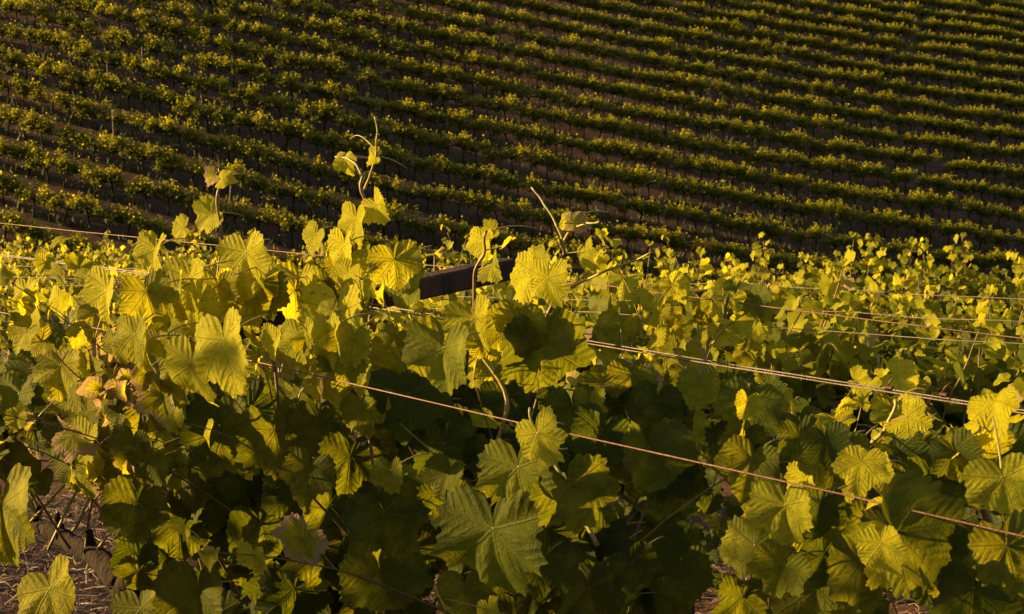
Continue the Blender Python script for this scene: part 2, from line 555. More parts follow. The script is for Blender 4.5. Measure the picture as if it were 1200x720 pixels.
def leafy_shoot(fol, P, out, sizes, first, tpls, gap=1, pet=(.05, .09), m_leaf=0, m_pet=1, age0=.25, dryness=.0, zmin=-9, psides=4):
    """hang a leaf on each node of the cane P; out = unit vector pointing out of the canopy"""
    side = 1
    n = len(P)
    for i in range(first, n, gap):
        if P[i][2] < zmin: continue
        if psides and in_gap(P[i]): continue
        if psides and P[i][2] < 1.22 and P[i][:2] @ N < 1.5 and P[i][:2] @ D < 2.45 and rng.random() < .8: continue
        f = i / (n - 1)
        t = unit(P[min(i + 1, n - 1)] - P[max(i - 1, 0)])
        lat = unit(np.cross(t, [0, 0, 1.0]) + rng.normal(0, .25, 3)) * side
        side = -side
        o = np.asarray(out)
        pd = unit(.75 * lat + .45 * o + .55 * np.array([0, 0, 1]) + .25 * t + rng.normal(0, .25, 3))
        sz = (sizes[0] + (sizes[1] - sizes[0]) * f ** 2.2) * rng.uniform(.75, 1.2)
        pl = rng.uniform(*pet) * (.4 + .6 * sz / sizes[0])
        j = P[i] + pd * pl
        tip = unit(.5 * pd + .45 * o + np.array([0, 0, -.9]) + rng.normal(0, .35, 3))
        nr = unit(.75 * o + np.array([0, 0, .65]) + .25 * lat + rng.normal(0, .42, 3))
        age = np.clip(age0 + .75 * f ** 2.5 + rng.normal(0, .12), 0, 1)
        dr = rng.uniform(.2, .8) if rng.random() < dryness else 0.0
        if psides:
            fol.tube(bez(P[i], P[i] + pd * pl * .55 + [0, 0, .01], j, 4), [.0016, .0013, .0012, .0014] if sz > .04 else .0009, psides, m_pet, cap=False)
        put_leaf(fol, tpls[rng.integers(len(tpls))], j, tip, nr, sz, age, dr, m_leaf)

def tendril(g, P0, d0, L, curl, r=.0011, m=0, n=16):
    P = [np.asarray(P0, float)]
    d = unit(d0); ax = unit(rng.normal(0, 1, 3))
    for i in range(n):
        k = curl * (i / n) ** 1.5
        d = unit(d + np.cross(ax, d) * k)
        P.append(P[-1] + d * L / n)
    g.tube(P, np.linspace(r, r * .55, len(P)), 5, m)

# ------------------------------------------------------------------ old gnarled trunk with two arms (used by the near rows)
def old_trunk(base, head_z, arm, r=.035, sides=9):
    g = Geo()
    b = np.asarray(base, float)
    hz = b[2] + head_z
    n = 9
    path = [b + np.array([0, 0, -.05])]
    for i in range(1, n):
        f = i / (n - 1)
        path.append(b + np.array([.03 * math.sin(5 * f + b[0]), .03 * math.cos(4 * f + b[1]), head_z * f]))
    rad = np.array([1.5, 1.2, 1.05, .95, 1.0, .92, 1.0, 1.15, 1.3]) * r * rng.uniform(.92, 1.08, n)
    def knob(P, R, m):
        P = np.array(P); t = np.linspace(0, len(P) - 1, m)
        P = np.stack([np.interp(t, np.arange(len(P)), P[:, a]) for a in range(3)], -1)
        for _ in range(5): P[1:-1] = (P[:-2] + 2 * P[1:-1] + P[2:]) / 4
        R = np.interp(t, np.arange(len(R)), R)
        return P, R * (1 + .09 * np.sin(t * 4.7 + b[0]) * np.sin(t * 2.3) + rng.normal(0, .03, m))
    def bark_tube(P, R):
        n0 = len(g.V)
        g.tube(P, R, sides)
        V = g.V[n0]; m = len(P)
        c = np.repeat(P, sides, 0)
        a = np.tile(np.arange(sides), m); l = np.repeat(np.arange(m), sides)
        k = 1 + .13 * np.sin(a * 2.6 + .35 * l) * np.sin(a * 1.3 + .21 * l + 1) + rng.normal(0, .05, len(a))
        V[:m * sides] = c + (V[:m * sides] - c) * k[:, None]
    bark_tube(*knob(path, rad, 26))
    top = path[-1]
    for s in (-1, 1):
        m = 8
        a = [top + np.array([0, 0, -.01])]
        for i in range(1, m):
            f = i / (m - 1)
            xy = D * s * arm * f
            a.append(top + np.array([xy[0], xy[1], .05 * math.sin(f * 2.2) + rng.normal(0, .008)]) + np.append(N * rng.normal(0, .008), 0))
        bark_tube(*knob(a, np.linspace(1.05, .5, m) * r * rng.uniform(.85, 1.15, m), 24))
        for i in range(2, m, 2):                               # spurs
            g.tube([a[i], a[i] + np.array([rng.normal(0, .015), rng.normal(0, .015), .05])], [r * .42, r * .3], 6)
    return g, top

# ------------------------------------------------------------------ FOREGROUND ROW (row A): four vines built shoot by shoot
PA = 1.6
def top_A(px):        # canopy top seen in the photograph, by column
    return np.interp(px, [-200, 0, 150, 300, 420, 520, 640, 700, 760, 860, 930, 1200, 1500], [320, 312, 305, 305, 300, 345, 370, 420, 455, 475, 485, 490, 500])

HERO = {0: [], 1: [], 2: [], 3: []}
# junction x, junction y, width (px), tip angle (0 right, 90 down), facing (right -, up), p, age, dry
LEAVES = [
 (262, 398, 100, 68, -.5, .2, 1.12, .55, 0), (224, 428, 80, 108, -.6, .1, 1.12, .6, 0), (520, 408, 84, 96, -.35, .15, 1.26, .35, 0),
 (478, 462, 100, 84, .25, .1, 1.36, .05, 0), (607, 548, 92, 80, -.45, .1, 1.20, .42, 0), (630, 508, 62, 58, -.5, .25, 1.17, .62, .0),
 (578, 620, 134, 84, -.30, .1, 1.20, .18, 0), (668, 572, 108, 68, .15, .0, 1.24, .15, 0), (450, 600, 104, 62, -.2, .25, 1.26, .22, 0),
 (445, 668, 104, 80, .2, .15, 1.28, .05, 0), (920, 592, 78, 84, -.45, .2, 1.22, .55, .0), (884, 640, 66, 172, -.3, .5, 1.24, .35, 0),
 (918, 664, 66, 112, -.3, .2, 1.20, .5, 0), (1050, 624, 140, 42, .25, .25, 1.18, .1, 0), (1046, 478, 56, 88, -.25, .1, 1.62, .45, 0),
 (990, 538, 42, 150, -.5, .4, 1.4, .7, .25), (1030, 548, 46, 66, -.5, .1, 1.38, .75, .2), (1128, 528, 64, 120, -.1, .3, 1.45, .3, 0),
 (1175, 560, 78, 70, -.35, .1, 1.30, .5, .15), (940, 500, 68, 70, .1, .1, 1.7, .2, 0), (878, 470, 70, 100, -.3, .2, 1.75, .3, 0),
 (872, 510, 56, 110, .1, 0, 1.72, .2, 0), (760, 525, 92, 90, .35, .15, 1.5, .03, 0), (626, 322, 58, 178, -.5, .75, 1.55, .75, 0),
 (642, 326, 56, 88, -.45, .15, 1.5, .68, 0), (462, 304, 62, 80, .15, .1, 1.45, .35, 0), (396, 366, 92, 84, -.45, .2, 1.42, .6, 0),
 (403, 288, 52, 92, -.6, .1, 1.52, .85, 0), (417, 256, 50, 96, -.6, .1, 1.57, .9, 0), (440, 240, 38, 48, -.5, .2, 1.6, .75, 0),
 (288, 296, 64, 78, -.5, .1, 1.5, .72, 0), (248, 252, 40, 150, -.4, .3, 1.6, .7, 0), (182, 292, 48, 96, -.5, .35, 1.62, .72, 0),
 (126, 340, 62, 104, -.7, .15, 1.5, .85, 0), (172, 342, 66, 76, .2, .2, 1.45, .4, 0), (222, 325, 62, 88, -.35, .2, 1.48, .6, .3),
 (108, 428, 58, 100, -.35, .1, 1.36, .4, .0), (262, 505, 100, 52, -.05, .35, 1.34, .15, 0), (322, 505, 96, 80, .2, .15, 1.36, .1, 0),
 (372, 492, 76, 86, .15, .15, 1.38, .18, 0), (305, 615, 92, 76, .3, .1, 1.38, .02, 0), (566, 282, 42, 92, -.5, .1, 1.62, .85, 0),
 (2, 590, 124, 84, -.27, .2, 1.1, .7, 0), (58, 690, 84, 60, -.3, .6, 1.2, .55, 0), (160, 588, 84, 92, -.0, .1, 1.24, .15, .45),
 (178, 532, 62, 88, -.4, .15, 1.3, .55, .3), (98, 548, 58, 100, -.5, .1, 1.34, .6, .55), (132, 560, 50, 86, -.5, .1, 1.36, .6, .8),
 (30, 470, 66, 80, -.1, .2, 1.4, .2, .0), (634, 402, 118, 84, .35, .05, 1.45, .02, 0), (606, 378, 76, 88, -.05, .2, 1.42, .35, 0),
 (556, 372, 66, 70, -.4, .2, 1.4, .6, 0), (424, 478, 54, 70, -.5, .15, 1.3, .6, 0), (397, 456, 46, 100, -.5, .15, 1.3, .65, 0),
 (458, 552, 44, 84, -.3, .15, 1.24, .5, 0), (545, 690, 74, 86, -.2, .3, 1.22, .3, .45), (158, 392, 62, 92, -.5, .1, 1.10, .55, .4),
 (165, 455, 62, 80, -.4, .1, 1.36, .5, .5), (120, 505, 56, 96, -.4, .1, 1.34, .5, .7), (180, 480, 70, 88, -.2, .1, 1.32, .4, .3),
 (70, 350, 40, 95, -.5, .2, 1.62, .75, .1), (30, 340, 40, 80, -.5, .2, 1.7, .8, .2), (330, 400, 44, 60, -.5, .2, 1.42, .6, .6),
 (350, 330, 52, 96, -.4, .2, 1.52, .7, .2), (520, 520, 90, 84, .3, .1, 1.42, .03, 0), (350, 570, 84, 92, .25, .2, 1.4, .05, 0),
 (410, 535, 80, 96, .1, .2, 1.38, .1, 0), (640, 650, 90, 120, .3, .2, 1.36, .05, 0), (520, 580, 70, 84, .2, .1, 1.38, .08, 0),
 (740, 440, 62, 86, -.2, .2, 1.75, .3, 0), (690, 470, 40, 90, -.3, .1, 1.6, .5, .2), (820, 450, 54, 100, -.25, .2, 1.8, .4, 0),
 (770, 470, 70, 96, .1, .1, 1.75, .15, 0), (960, 590, 70, 100, .2, .1, 1.3, .1, 0), (1010, 660, 110, 84, .25, .2, 1.28, .05, 0),
 (1090, 560, 90, 84, .2, .1, 1.42, .1, 0), (1180, 640, 110, 76, .1, .2, 1.22, .15, 0), (965, 650, 80, 110, .2, .1, 1.34, .1, 0),
 (1140, 690, 110, 90, .2, .2, 1.24, .08, 0), (870, 700, 80, 100, .3, .2, 1.36, .06, .2), (740, 660, 66, 70, .3, .2, 1.46, .06, 0),
 (232, 690, 90, 88, -.3, .1, 1.3, .2, .2), (210, 620, 66, 90, .2, .1, 1.4, .1, .2), (380, 640, 90, 88, .3, .1, 1.42, .03, 0),
 (480, 640, 70, 84, .2, .1, 1.4, .06, 0), (345, 690, 90, 88, .3, .1, 1.45, .03, 0), (690, 690, 90, 84, .3, .1, 1.42, .06, 0),
 (440, 184, 22, 185, -.4, .4, 1.6, .9, 0), (405, 188, 24, 60, -.4, .5, 1.6, .8, 0), (398, 185, 16, 200, -.3, .5, 1.6, .6, .8),
 (260, 210, 22, 10, -.5, .3, 1.6, .9, 0), (250, 206, 22, 170, -.3, .3, 1.6, .5, .8), (664, 259, 20, 180, -.4, .5, 1.55, .9, 0),
 (672, 262, 32, 4, -.2, .6, 1.55, .5, .8), (577, 270, 24, 175, -.4, .5, 1.62, .9, 0), (214, 268, 30, 170, -.4, .4, 1.62, .7, .2),
 (370, 275, 36, 120, -.4, .3, 1.6, .6, .4), (425, 330, 40, 110, -.5, .2, 1.52, .8, 0),
]
_r = np.random.default_rng(5)
for _x in np.linspace(215, 480, 15):
    LEAVES.append((_x + _r.normal(0, 8), 372 - (_x - 160) * .115 - _r.uniform(8, 30), _r.uniform(44, 68), _r.uniform(70, 112), _r.uniform(-.6, .3), _r.uniform(.05, .4), 1.9, _r.uniform(.2, .7), 0))
def mass(n, x0, x1, y0, y1, p0, p1, w0, w1, a0, a1, ax0, ax1, dry=0.0):
    for _ in range(n):
        LEAVES.append((_r.uniform(x0, x1), _r.uniform(y0, y1), _r.uniform(w0, w1), _r.normal(90, 22), _r.uniform(ax0, ax1), _r.uniform(0, .4),
                       _r.uniform(p0, p1), _r.uniform(a0, a1), _r.uniform(.3, .7) if _r.random() < dry else 0))
LEAVES += [(768, 622, 84, 92, .2, .1, 1.9, .02, 0), (800, 668, 84, 84, .2, .2, 1.8, .02, 0), (752, 690, 80, 100, .1, .1, 1.75, .05, 0), (785, 590, 70, 80, .2, .1, 2.0, .04, 0), (384, 388, 66, 88, -.4, .2, 1.24, .5, 0), (414, 398, 58, 98, -.2, .2, 1.25, .35, 0), (352, 392, 54, 80, -.5, .2, 1.22, .6, 0), (400, 420, 60, 84, .1, .2, 1.26, .2, 0)]
mass(46, 70, 215, 395, 560, 1.22, 1.5, 36, 64, .25, .7, -.7, -.1, .3)       # the hanging left clump
mass(26, -25, 80, 380, 545, 1.28, 1.6, 44, 70, .1, .5, -.6, .1, .1)
mass(12, 150, 240, 560, 730, 1.34, 1.5, 50, 76, .1, .4, -.5, .1, .15)
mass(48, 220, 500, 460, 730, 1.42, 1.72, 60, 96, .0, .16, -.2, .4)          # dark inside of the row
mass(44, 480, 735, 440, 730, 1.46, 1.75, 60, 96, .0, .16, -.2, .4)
mass(34, 865, 1220, 500, 730, 1.36, 1.6, 60, 100, .0, .35, -.3, .3)
mass(26, 690, 900, 430, 570, 1.7, 2.0, 44, 72, .05, .4, -.4, .3)
for L in LEAVES:
    x = L[0]
    HERO[0 if x < 45 else 1 if x < 330 else 2 if x < 800 else 3].append(L)

# cane polylines seen in the photograph: (points, p, radius, green?)
CANES = {
 1: [([(256, 470), (252, 400), (256, 330), (258, 270), (256, 225), (255, 198)], 1.6, .0040, 0),
     ([(190, 570), (182, 500), (176, 430), (170, 370), (183, 300)], 1.45, .0034, 1),
     ([(95, 520), (120, 455), (150, 400), (140, 350), (128, 322)], 1.5, .0034, 1),
     ([(330, 500), (320, 420), (305, 350), (290, 300)], 1.55, .0036, 0)],
 2: [([(392, 470), (398, 400), (412, 330), (424, 262), (427, 225), (424, 205)], 1.6, .0046, 0),
     ([(427, 222), (434, 206), (441, 180), (442, 160), (440, 137)], 1.6, .0024, 1),
     ([(441, 180), (434, 168), (424, 160), (414, 159), (411, 163)], 1.6, .0012, 1),
     ([(424, 206), (416, 190), (404, 185), (392, 184)], 1.6, .0024, 1),
     ([(560, 560), (545, 440), (556, 340), (562, 300), (574, 272)], 1.6, .0034, 0),
     ([(622, 470), (632, 390), (652, 340), (656, 300), (660, 282)], 1.55, .0044, 0),
     ([(660, 284), (652, 262), (638, 240), (624, 220)], 1.55, .0022, 1),
     ([(658, 290), (668, 268), (690, 262), (702, 260)], 1.55, .0024, 1),
     ([(640, 352), (676, 332), (716, 316), (764, 296)], 1.6, .0024, 1),
     ([(560, 590), (600, 470), (560, 410), (550, 385)], 1.45, .0034, 1),
     ([(700, 640), (660, 560), (626, 505), (620, 478)], 1.3, .0028, 1),
     ([(480, 660), (455, 600), (430, 520), (420, 470)], 1.4, .0034, 0)],
 3: [([(780, 530), (812, 450), (838, 390), (858, 345)], 2.0, .0046, 1),
     ([(870, 620), (872, 540), (880, 470)], 1.85, .004, 0),
     ([(940, 690), (950, 620), (990, 545), (1046, 500), (1044, 470)], 1.5, .0036, 1),
     ([(1180, 690), (1160, 600), (1140, 540), (1150, 490)], 1.45, .0036, 0),
     ([(1010, 600), (1016, 580), (1008, 550)], 1.38, .0026, 1)],
 0: [([(-60, 640), (-30, 520), (-10, 420), (0, 360)], 1.6, .004, 0)],
}
VQ = {0: 3.86, 1: 2.76, 2: 1.66, 3: .56}
VLABEL = {
 0: "foreground grapevine cut by the left picture edge, one big sunlit leaf hanging over the straw",
 1: "foreground grapevine with dried curled leaves and a bare dark arm over the straw",
 2: "foreground grapevine in the middle carrying the tall curling shoot against the far slope",
 3: "foreground grapevine at bottom right behind the rust-red wire, right of the dark gap",
}
OUT_F, OUT_B = np.append(-N, 0), np.append(N, 0)

def build_front_vine(k):
    q0 = VQ[k]
    base = pq(PA, q0); base[2] = float(ground_z(base[0], base[1]))
    t = thing("grapevine", VLABEL[k], "grapevine", base, 0, "grapevines of the foreground row")
    g, top = old_trunk(base, .60, .48, .027, 14)
    obj("trunk", g.mesh("trunk", [M_BARK], base), t)
    zmin = {0: .86, 1: .80, 2: .5, 3: .5}[k]
    # procedural shoots filling the inside of the canopy
    ns = {0: 26, 1: 30, 2: 28, 3: 26}[k]
    for i in range(ns):
        st, fol = Geo(), Geo()
        q = q0 + (i / (ns - 1) - .5) * 1.06 + rng.normal(0, .03)
        s = pq(PA + rng.normal(0, .03), q, base[2] + .64 + rng.normal(0, .02))
        side = -1 if rng.random() < .55 else 1
        lean = rng.uniform(.15, .75) * side
        px = project(s)[0][0]
        top_z = at_p(px, top_A(px), PA)[2] - base[2]
        L = np.clip((top_z - .64) * rng.uniform(.85, 1.15), .25, .95) + .12
        P = grow(s, np.append(N * lean + D * rng.normal(0, .25), 1.0), L, .03, np.append(N * lean * .9, -1.1 * abs(lean)), .035)
        P = P[P[:, 2] < top_z + base[2] + .02] if (P[:, 2] < top_z + base[2] + .02).sum() > 8 else P
        if np.mean([in_gap(x) for x in P]) > .3 and i % 9: continue
        n = len(P)
        st.tube(P, np.linspace(.0036, .0007, n), 6)
        so = obj("shoot", st.mesh("shoot", [M_CANE if rng.random() < .5 else M_STEM], base), t)
        leafy_shoot(fol, P, OUT_F if side < 0 else OUT_B, (.060, .030), 4, FINE, gap=2, age0=.16,
                    dryness=.35 if k == 1 else .08, zmin=zmin)
        for e in (0, 1):                                       # the tip's unfolding leaves
            if in_gap(P[-1]) or P[-1][2] < zmin: break
            put_leaf(fol, FINE[rng.integers(len(FINE))], P[-1 - 2 * e], rng.normal(0, .6, 3) + [0, 0, .2 - .8 * e], OUT_F + rng.normal(0, .5, 3), rng.uniform(.014, .024) * (1 + .5 * e), rng.uniform(.6, .95))
        if fol.n: obj("foliage", fol.mesh("foliage", [M_LEAF, M_STEM], base), so)
    # the shoots and leaves that show in the photograph
    for pts, p, r, green in CANES[k]:
        st = Geo()
        C = np.array([at_p(x, y, p) for x, y in pts])
        tt = np.linspace(0, len(C) - 1, 5 * len(C))
        P = np.stack([np.interp(tt, np.arange(len(C)), C[:, a]) for a in range(3)], -1)
        for _ in range(3): P[1:-1] = (P[:-2] + 2 * P[1:-1] + P[2:]) / 4
        w_ = np.linspace(0, 1, len(P)); P[:, 0] += (.006 if r >= .003 else .0015) * np.sin(w_ * 17 + pts[0][0]) * w_ ; P[:, 2] += (.004 if r >= .003 else .001) * np.sin(w_ * 13)
        rad = np.linspace(r, r * .55, len(P)); rad[::6] *= 1.25
        st.tube(P, rad, 7)
        so = obj("shoot", st.mesh("shoot", [M_STEM if green else M_CANE], base), t)
        fol = Geo()
        for i in range(5, len(P) - 1, 5 if r >= .003 else 7):     # small young leaves on the cane
            if rng.random() < .25 or P[i][2] > 1.5: continue
            lat = unit(np.array([rng.choice([-1, 1]) * 1.0, -.5, .4]) + rng.normal(0, .3, 3))
            pl = rng.uniform(.02, .04); j = P[i] + lat * pl
            fol.tube(bez(P[i], P[i] + lat * pl * .5, j, 3), .0010, 4, 1, cap=False)
            put_leaf(fol, FINE[rng.integers(len(FINE))], j, lat * .5 + [0, 0, -.8] + rng.normal(0, .3, 3), OUT_F + [-.3, 0, .4] + rng.normal(0, .4, 3),
                     rng.uniform(.018, .036) if r >= .003 else rng.uniform(.006, .015), rng.uniform(.6, .95), 0, 0)
        if fol.n: obj("foliage", fol.mesh("foliage", [M_LEAF, M_STEM], base), so)
        if green and r >= .0028:
            td = Geo()
            tendril(td, P[-4], unit(P[-1] - P[-5]) + np.array([rng.normal(0, .5), 0, rng.normal(0, .4)]), .06, .3)
            obj("tendril", td.mesh("tendril", [M_STEM], base), so)
    fol = Geo()
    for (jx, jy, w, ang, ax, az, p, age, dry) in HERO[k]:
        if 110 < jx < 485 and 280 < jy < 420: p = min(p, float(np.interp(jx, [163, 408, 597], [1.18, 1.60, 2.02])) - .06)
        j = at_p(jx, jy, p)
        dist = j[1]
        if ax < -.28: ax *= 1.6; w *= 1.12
        if jy < 450 and age > .3: age = min(1, age + .18)  # upper leaves shifted towards young yellow to paint in their sunlit glow
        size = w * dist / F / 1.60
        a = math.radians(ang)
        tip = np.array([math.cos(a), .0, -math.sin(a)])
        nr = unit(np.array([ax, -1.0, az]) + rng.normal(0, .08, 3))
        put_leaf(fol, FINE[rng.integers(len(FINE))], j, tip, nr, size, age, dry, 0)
        back = j + unit(-tip * .3 + np.append(N, -.1) * 1.0 + rng.normal(0, .2, 3)) * rng.uniform(.05, .085)
        fol.tube(bez(back, (back + j) / 2 + [0, 0, .012], j, 6), [.0010, .0011, .0011, .0012, .0013, .0016], 5, 1)
    for _ in range({0: 4, 1: 46, 2: 0, 3: 0}[k]):                 # withered, curled leaves
        if k == 1: x, y = rng.normal(150, 26), rng.uniform(372, 600)
        else: x, y = rng.uniform(*{0: (0, 40), 2: (330, 760), 3: (850, 1190)}[k]), rng.uniform(400, 640)
        if in_gap(at_p(x, y, 1.3)): continue
        j = at_p(x, y, rng.uniform(1.2, 1.36))
        put_leaf(fol, CURL[rng.integers(len(CURL))], j, [rng.normal(0, .4), 0, -1], [rng.normal(-.4, .6), -1, rng.normal(.1, .5)],
                 rng.uniform(.022, .042), rng.uniform(.4, .9), rng.uniform(.5, 1.05), 0)
        back = j + np.append(N, 0) * .05 + rng.normal(0, .02, 3) + [0, 0, .03]
        fol.tube(bez(back, (back + j) / 2 + [0, 0, .012], j, 5), .0011, 4, 1)
    obj("foliage", fol.mesh("foliage", [M_LEAF, M_STEM], base), t)
    return t

for k in (0, 1, 2, 3): build_front_vine(k)

# ------------------------------------------------------------------ trellises: post, cross-arm, wires
def wire_path(p, q_posts, z, sag=.02, n=14):
    out = []
    for a, b in zip(q_posts[:-1], q_posts[1:]):
        for i in range(n):
            f = i / n
            q = a + (b - a) * f
            out.append((p + .004 * math.sin(9 * q + p), q, -4 * sag * f * (1 - f)))
    out.append((p, q_posts[-1], 0))
    return [pq(pp, q, z(q) + dz + .003 * math.sin(13 * q + 5 * p)) for pp, q, dz in out]

def trellis(label, p0, q_posts, height, wires, show_posts, arm=.43, arm_f=.43, tilt=0):
    c = pq(p0, q_posts[len(q_posts) // 2]); c[2] = float(ground_z(c[0], c[1]))
    t = thing("trellis", label, "trellis", c, 0, "wire trellises of the near vine rows")
    gz = lambda q: float(ground_z(*pq(p0, q)[:2]))
    for q in show_posts:
        b = pq(p0, q); b[2] = gz(q)
        g = Geo(); rr = .036
        hs = np.linspace(-.1, height - .022, 7)
        g.tube([b + np.array([.004 * math.sin(9 * h), .004 * math.cos(7 * h), h]) for h in hs], rr * (1 + .06 * np.sin(hs * 7)), 12)
        obj("post", g.mesh("post", [M_POST], c), t)
        g = Geo()
        n3, d3 = np.append(N, tilt), np.append(D, 0)
        g.box(b + np.array([0, 0, height]) + unit(n3) * (arm - arm_f) / 2, unit(n3) * (arm + arm_f) / 2, d3 * .022, np.array([0, 0, .021]), .004)
        obj("crossarm", g.mesh("crossarm", [M_POST], c, smooth=False), t)
    for off, dz, r, sag in wires:
        g = Geo()
        g.tube(wire_path(p0 + off, q_posts, lambda q: gz_line(q, q_posts, gz) + height + dz, sag), r, 7)
        obj("wire", g.mesh("wire", [M_WIRE if abs(off) > .2 and p0 < 3 else M_STEEL], c), t)
    return t

def gz_line(q, qs, gz):
    return float(np.interp(q, sorted(qs), [gz(v) for v in sorted(qs)]))

trA = trellis("rusty wire trellis of the foreground row with one dark wooden cross-arm", PA, [-4.0, 2.0, 8.0, 14.0], 1.305,
              [(-.415, -.012, .0010, .022), (.415, .028, .0011, .03), (-.022, .006, .0011, .012), (.024, .002, .0011, .016)], [2.0], arm_f=.30, tilt=.07)
# wire ties on the centre pair
def tie(px, py, p):
    c = at_p(px, py, p); g = Geo()
    d3 = np.append(D, 0); n3 = np.append(N, 0)
    P = [c + d3 * (.009 * (i / 40 - .5)) + .0026 * (n3 * math.cos(i * .9) + np.array([0, 0, 1]) * math.sin(i * .9)) for i in range(41)]
    P += [P[-1] + np.array([.004, -.004, .012]), P[-1] + np.array([.010, -.006, .018])]
    g.tube(P, .0009, 5)
    o = obj("wire_tie", g.mesh("wire_tie", [M_WIRE], trA.location), trA)
tie(1042, 455, PA - .022)
tie(1106, 463, PA - .022)
trellis("wire trellis of the second row, its dark cross-arms just showing above bright leaves", 4.1, [-.4, 3.2, 6.8, 10.4, 14.0], 1.32,
        [(-.41, .0, .0015, .03), (.41, .03, .0015, .03), (-.02, .0, .0013, .02)], [3.2, 6.8, 10.4], arm_f=.15)

# ------------------------------------------------------------------ rows B, C, D: vines behind the foreground row
def row_vine_meshes(tpls, nshoot, leaf, H, zhead, seed, gap, dr=.03, tall=0):
    """meshes of one vine, built at the origin with its row along D"""
    g, top = old_trunk((0, 0, 0), zhead, .46, .034, 7)
    fol, can = Geo(), Geo()
    for i in range(nshoot):
        q = (i / (nshoot - 1) - .5) * 1.08 + rng.normal(0, .04)
        s = pq(rng.normal(0, .03), q, zhead + .03)
        side = -1 if rng.random() < .55 else 1
        lean = rng.uniform(.1, .8) * side
        L = (H - zhead) * rng.uniform(.8, 1.12) + .12
        if rng.random() < tall: L += rng.uniform(.1, .22); lean *= .3
        P = grow(s, np.append(N * lean + D * rng.normal(0, .25), 1.0), L, .04, np.append(N * lean * .8, -1.0 * abs(lean)), .05)
        can.tube(P, np.linspace(.005, .002, len(P)), 4)
        leafy_shoot(fol, P, OUT_F if side < 0 else OUT_B, (leaf, leaf * .45), 2, tpls, gap=gap, age0=rng.uniform(-.05, .16), dryness=dr, psides=0)
    return g.mesh("trunk", [M_BARK], attrs=False), can.mesh("shoots", [M_CANE], attrs=False), fol.mesh("foliage", [M_LEAFB if tpls is not FINE else M_LEAF])

def plant_vine(meshes, p, q, label, group, rot=0.0, sc=1.0):
    b = pq(p, q); b[2] = float(ground_z(b[0], b[1]))
    t = thing("grapevine", label, "grapevine", b, rot, group)
    t.scale = (sc, sc, sc)
    for nm, me in zip(("trunk", "shoots", "foliage"), meshes):
        obj(nm, me, t)
    return t

KB = [row_vine_meshes(MID, 38, .068, 1.20, .62, i, 1, .03, .02) for i in range(4)]
place = ["at the right edge", "right of the middle", "in the middle behind the cross-arm", "left of the middle", "behind the tall curling shoot", "behind the left wires", "near the left edge", "at the left edge", "beyond the left edge"]
for i in range(10):
    q = .95 + i * 1.1
    x = project(pq(4.1, q, .8))[0][0]
    h = np.interp(x, [0, 500, 740, 900, 1010, 1300], [.92, .97, 1.10, 1.20, 1.04, .96])
    tB = plant_vine(KB[i % 4], 4.1, q, "sunlit second-row grapevine behind the foreground wires, %s" % (
        "the left picture edge" if x < 60 else "a quarter in from the left" if x < 330 else "below the tall curling shoot" if x < 520 else
        "below the dark cross-arm" if x < 660 else "right of the dark cross-arm" if x < 800 else "the tall leafy bulge on the right" if x < 980 else "the right picture edge"),
        "grapevines of the second row", math.pi * (i % 2), h)
    if abs(q - 3.15) < .5:                                        # the leaves that hide the post below the cross-arm
        fol = Geo(); a = -math.pi * (i % 2)
        R = np.array([[math.cos(a), -math.sin(a), 0], [math.sin(a), math.cos(a), 0], [0, 0, 1]]) / h
        for w in range(130):
            P = at_p(rng.uniform(768, 890), rng.uniform(338, 440), 3.66 + rng.uniform(-.12, .04)) if w < 50 else at_p(rng.uniform(690, 885), rng.uniform(430, 690), 3.4 + rng.uniform(-.3, .3))
            put_leaf(fol, FINE[rng.integers(len(FINE))], R @ (P - np.array(tB.location)), R @ np.array([rng.normal(0, .4), 0, -1]),
                     R @ np.array([rng.normal(-.4, .5), -1, rng.uniform(0, .7)]), rng.uniform(.036, .064), rng.uniform(.1, .75) if w < 50 else rng.uniform(0, .3))
        obj("foliage", fol.mesh("foliage", [M_LEAF]), tB)
for i, (q, h) in enumerate(((1.25, 1.20), (2.3, 1.28), (3.35, 1.33), (4.6, .94), (5.7, .8))):  # unseen vines left of the camera, added and scaled for the shade they cast
    plant_vine(KB[i % 4], -.9, q, "unseen grapevine of the uphill row, spaced and sized to shade the foreground row", "unseen shading grapevines of the uphill row", 0.0, h)
KC = [row_vine_meshes(MID, 40, .060, 1.27, .6, 10 + i, 1, .02, .03) for i in range(3)]
for i in range(14):
    q = 2.2 + i * 1.1
    x = project(pq(6.6, q, .6))[0][0]
    plant_vine(KC[i % 3], 6.6, q, "grapevine in the third row, its top just above the second, %s" % (
        "at left" if x < 400 else "behind the foreground cross-arm" if x < 720 else "at right"), "grapevines of the third row", math.pi * (i % 2), rng.uniform(.92, 1.05))
for i in range(19):
    q = 3.4 + i * 1.1
    x = project(pq(9.1, q, .4))[0][0]
    plant_vine(KC[(i + 1) % 3], 9.1, q, "grapevine in the fourth row, last before the dip of the valley, %s" % (
        "at left" if x < 400 else "in the middle" if x < 800 else "at right"), "grapevines of the fourth row", math.pi * ((i + 1) % 2), rng.uniform(1.0, 1.16))

# ------------------------------------------------------------------ THE FAR SLOPE: rows of small vines
def hill_pt(k, A):
    P = HO - HS * k - (HKAP if A < 0 else HKAP * .72) * A * A
    return np.array([A * math.cos(HTH) - P * math.sin(HTH), 60 + A * math.sin(HTH) + P * math.cos(HTH)])

def hill_dir(k, A):
    d = hill_pt(k, A + .1) - hill_pt(k, A - .1)
    return math.atan2(d[1], d[0])

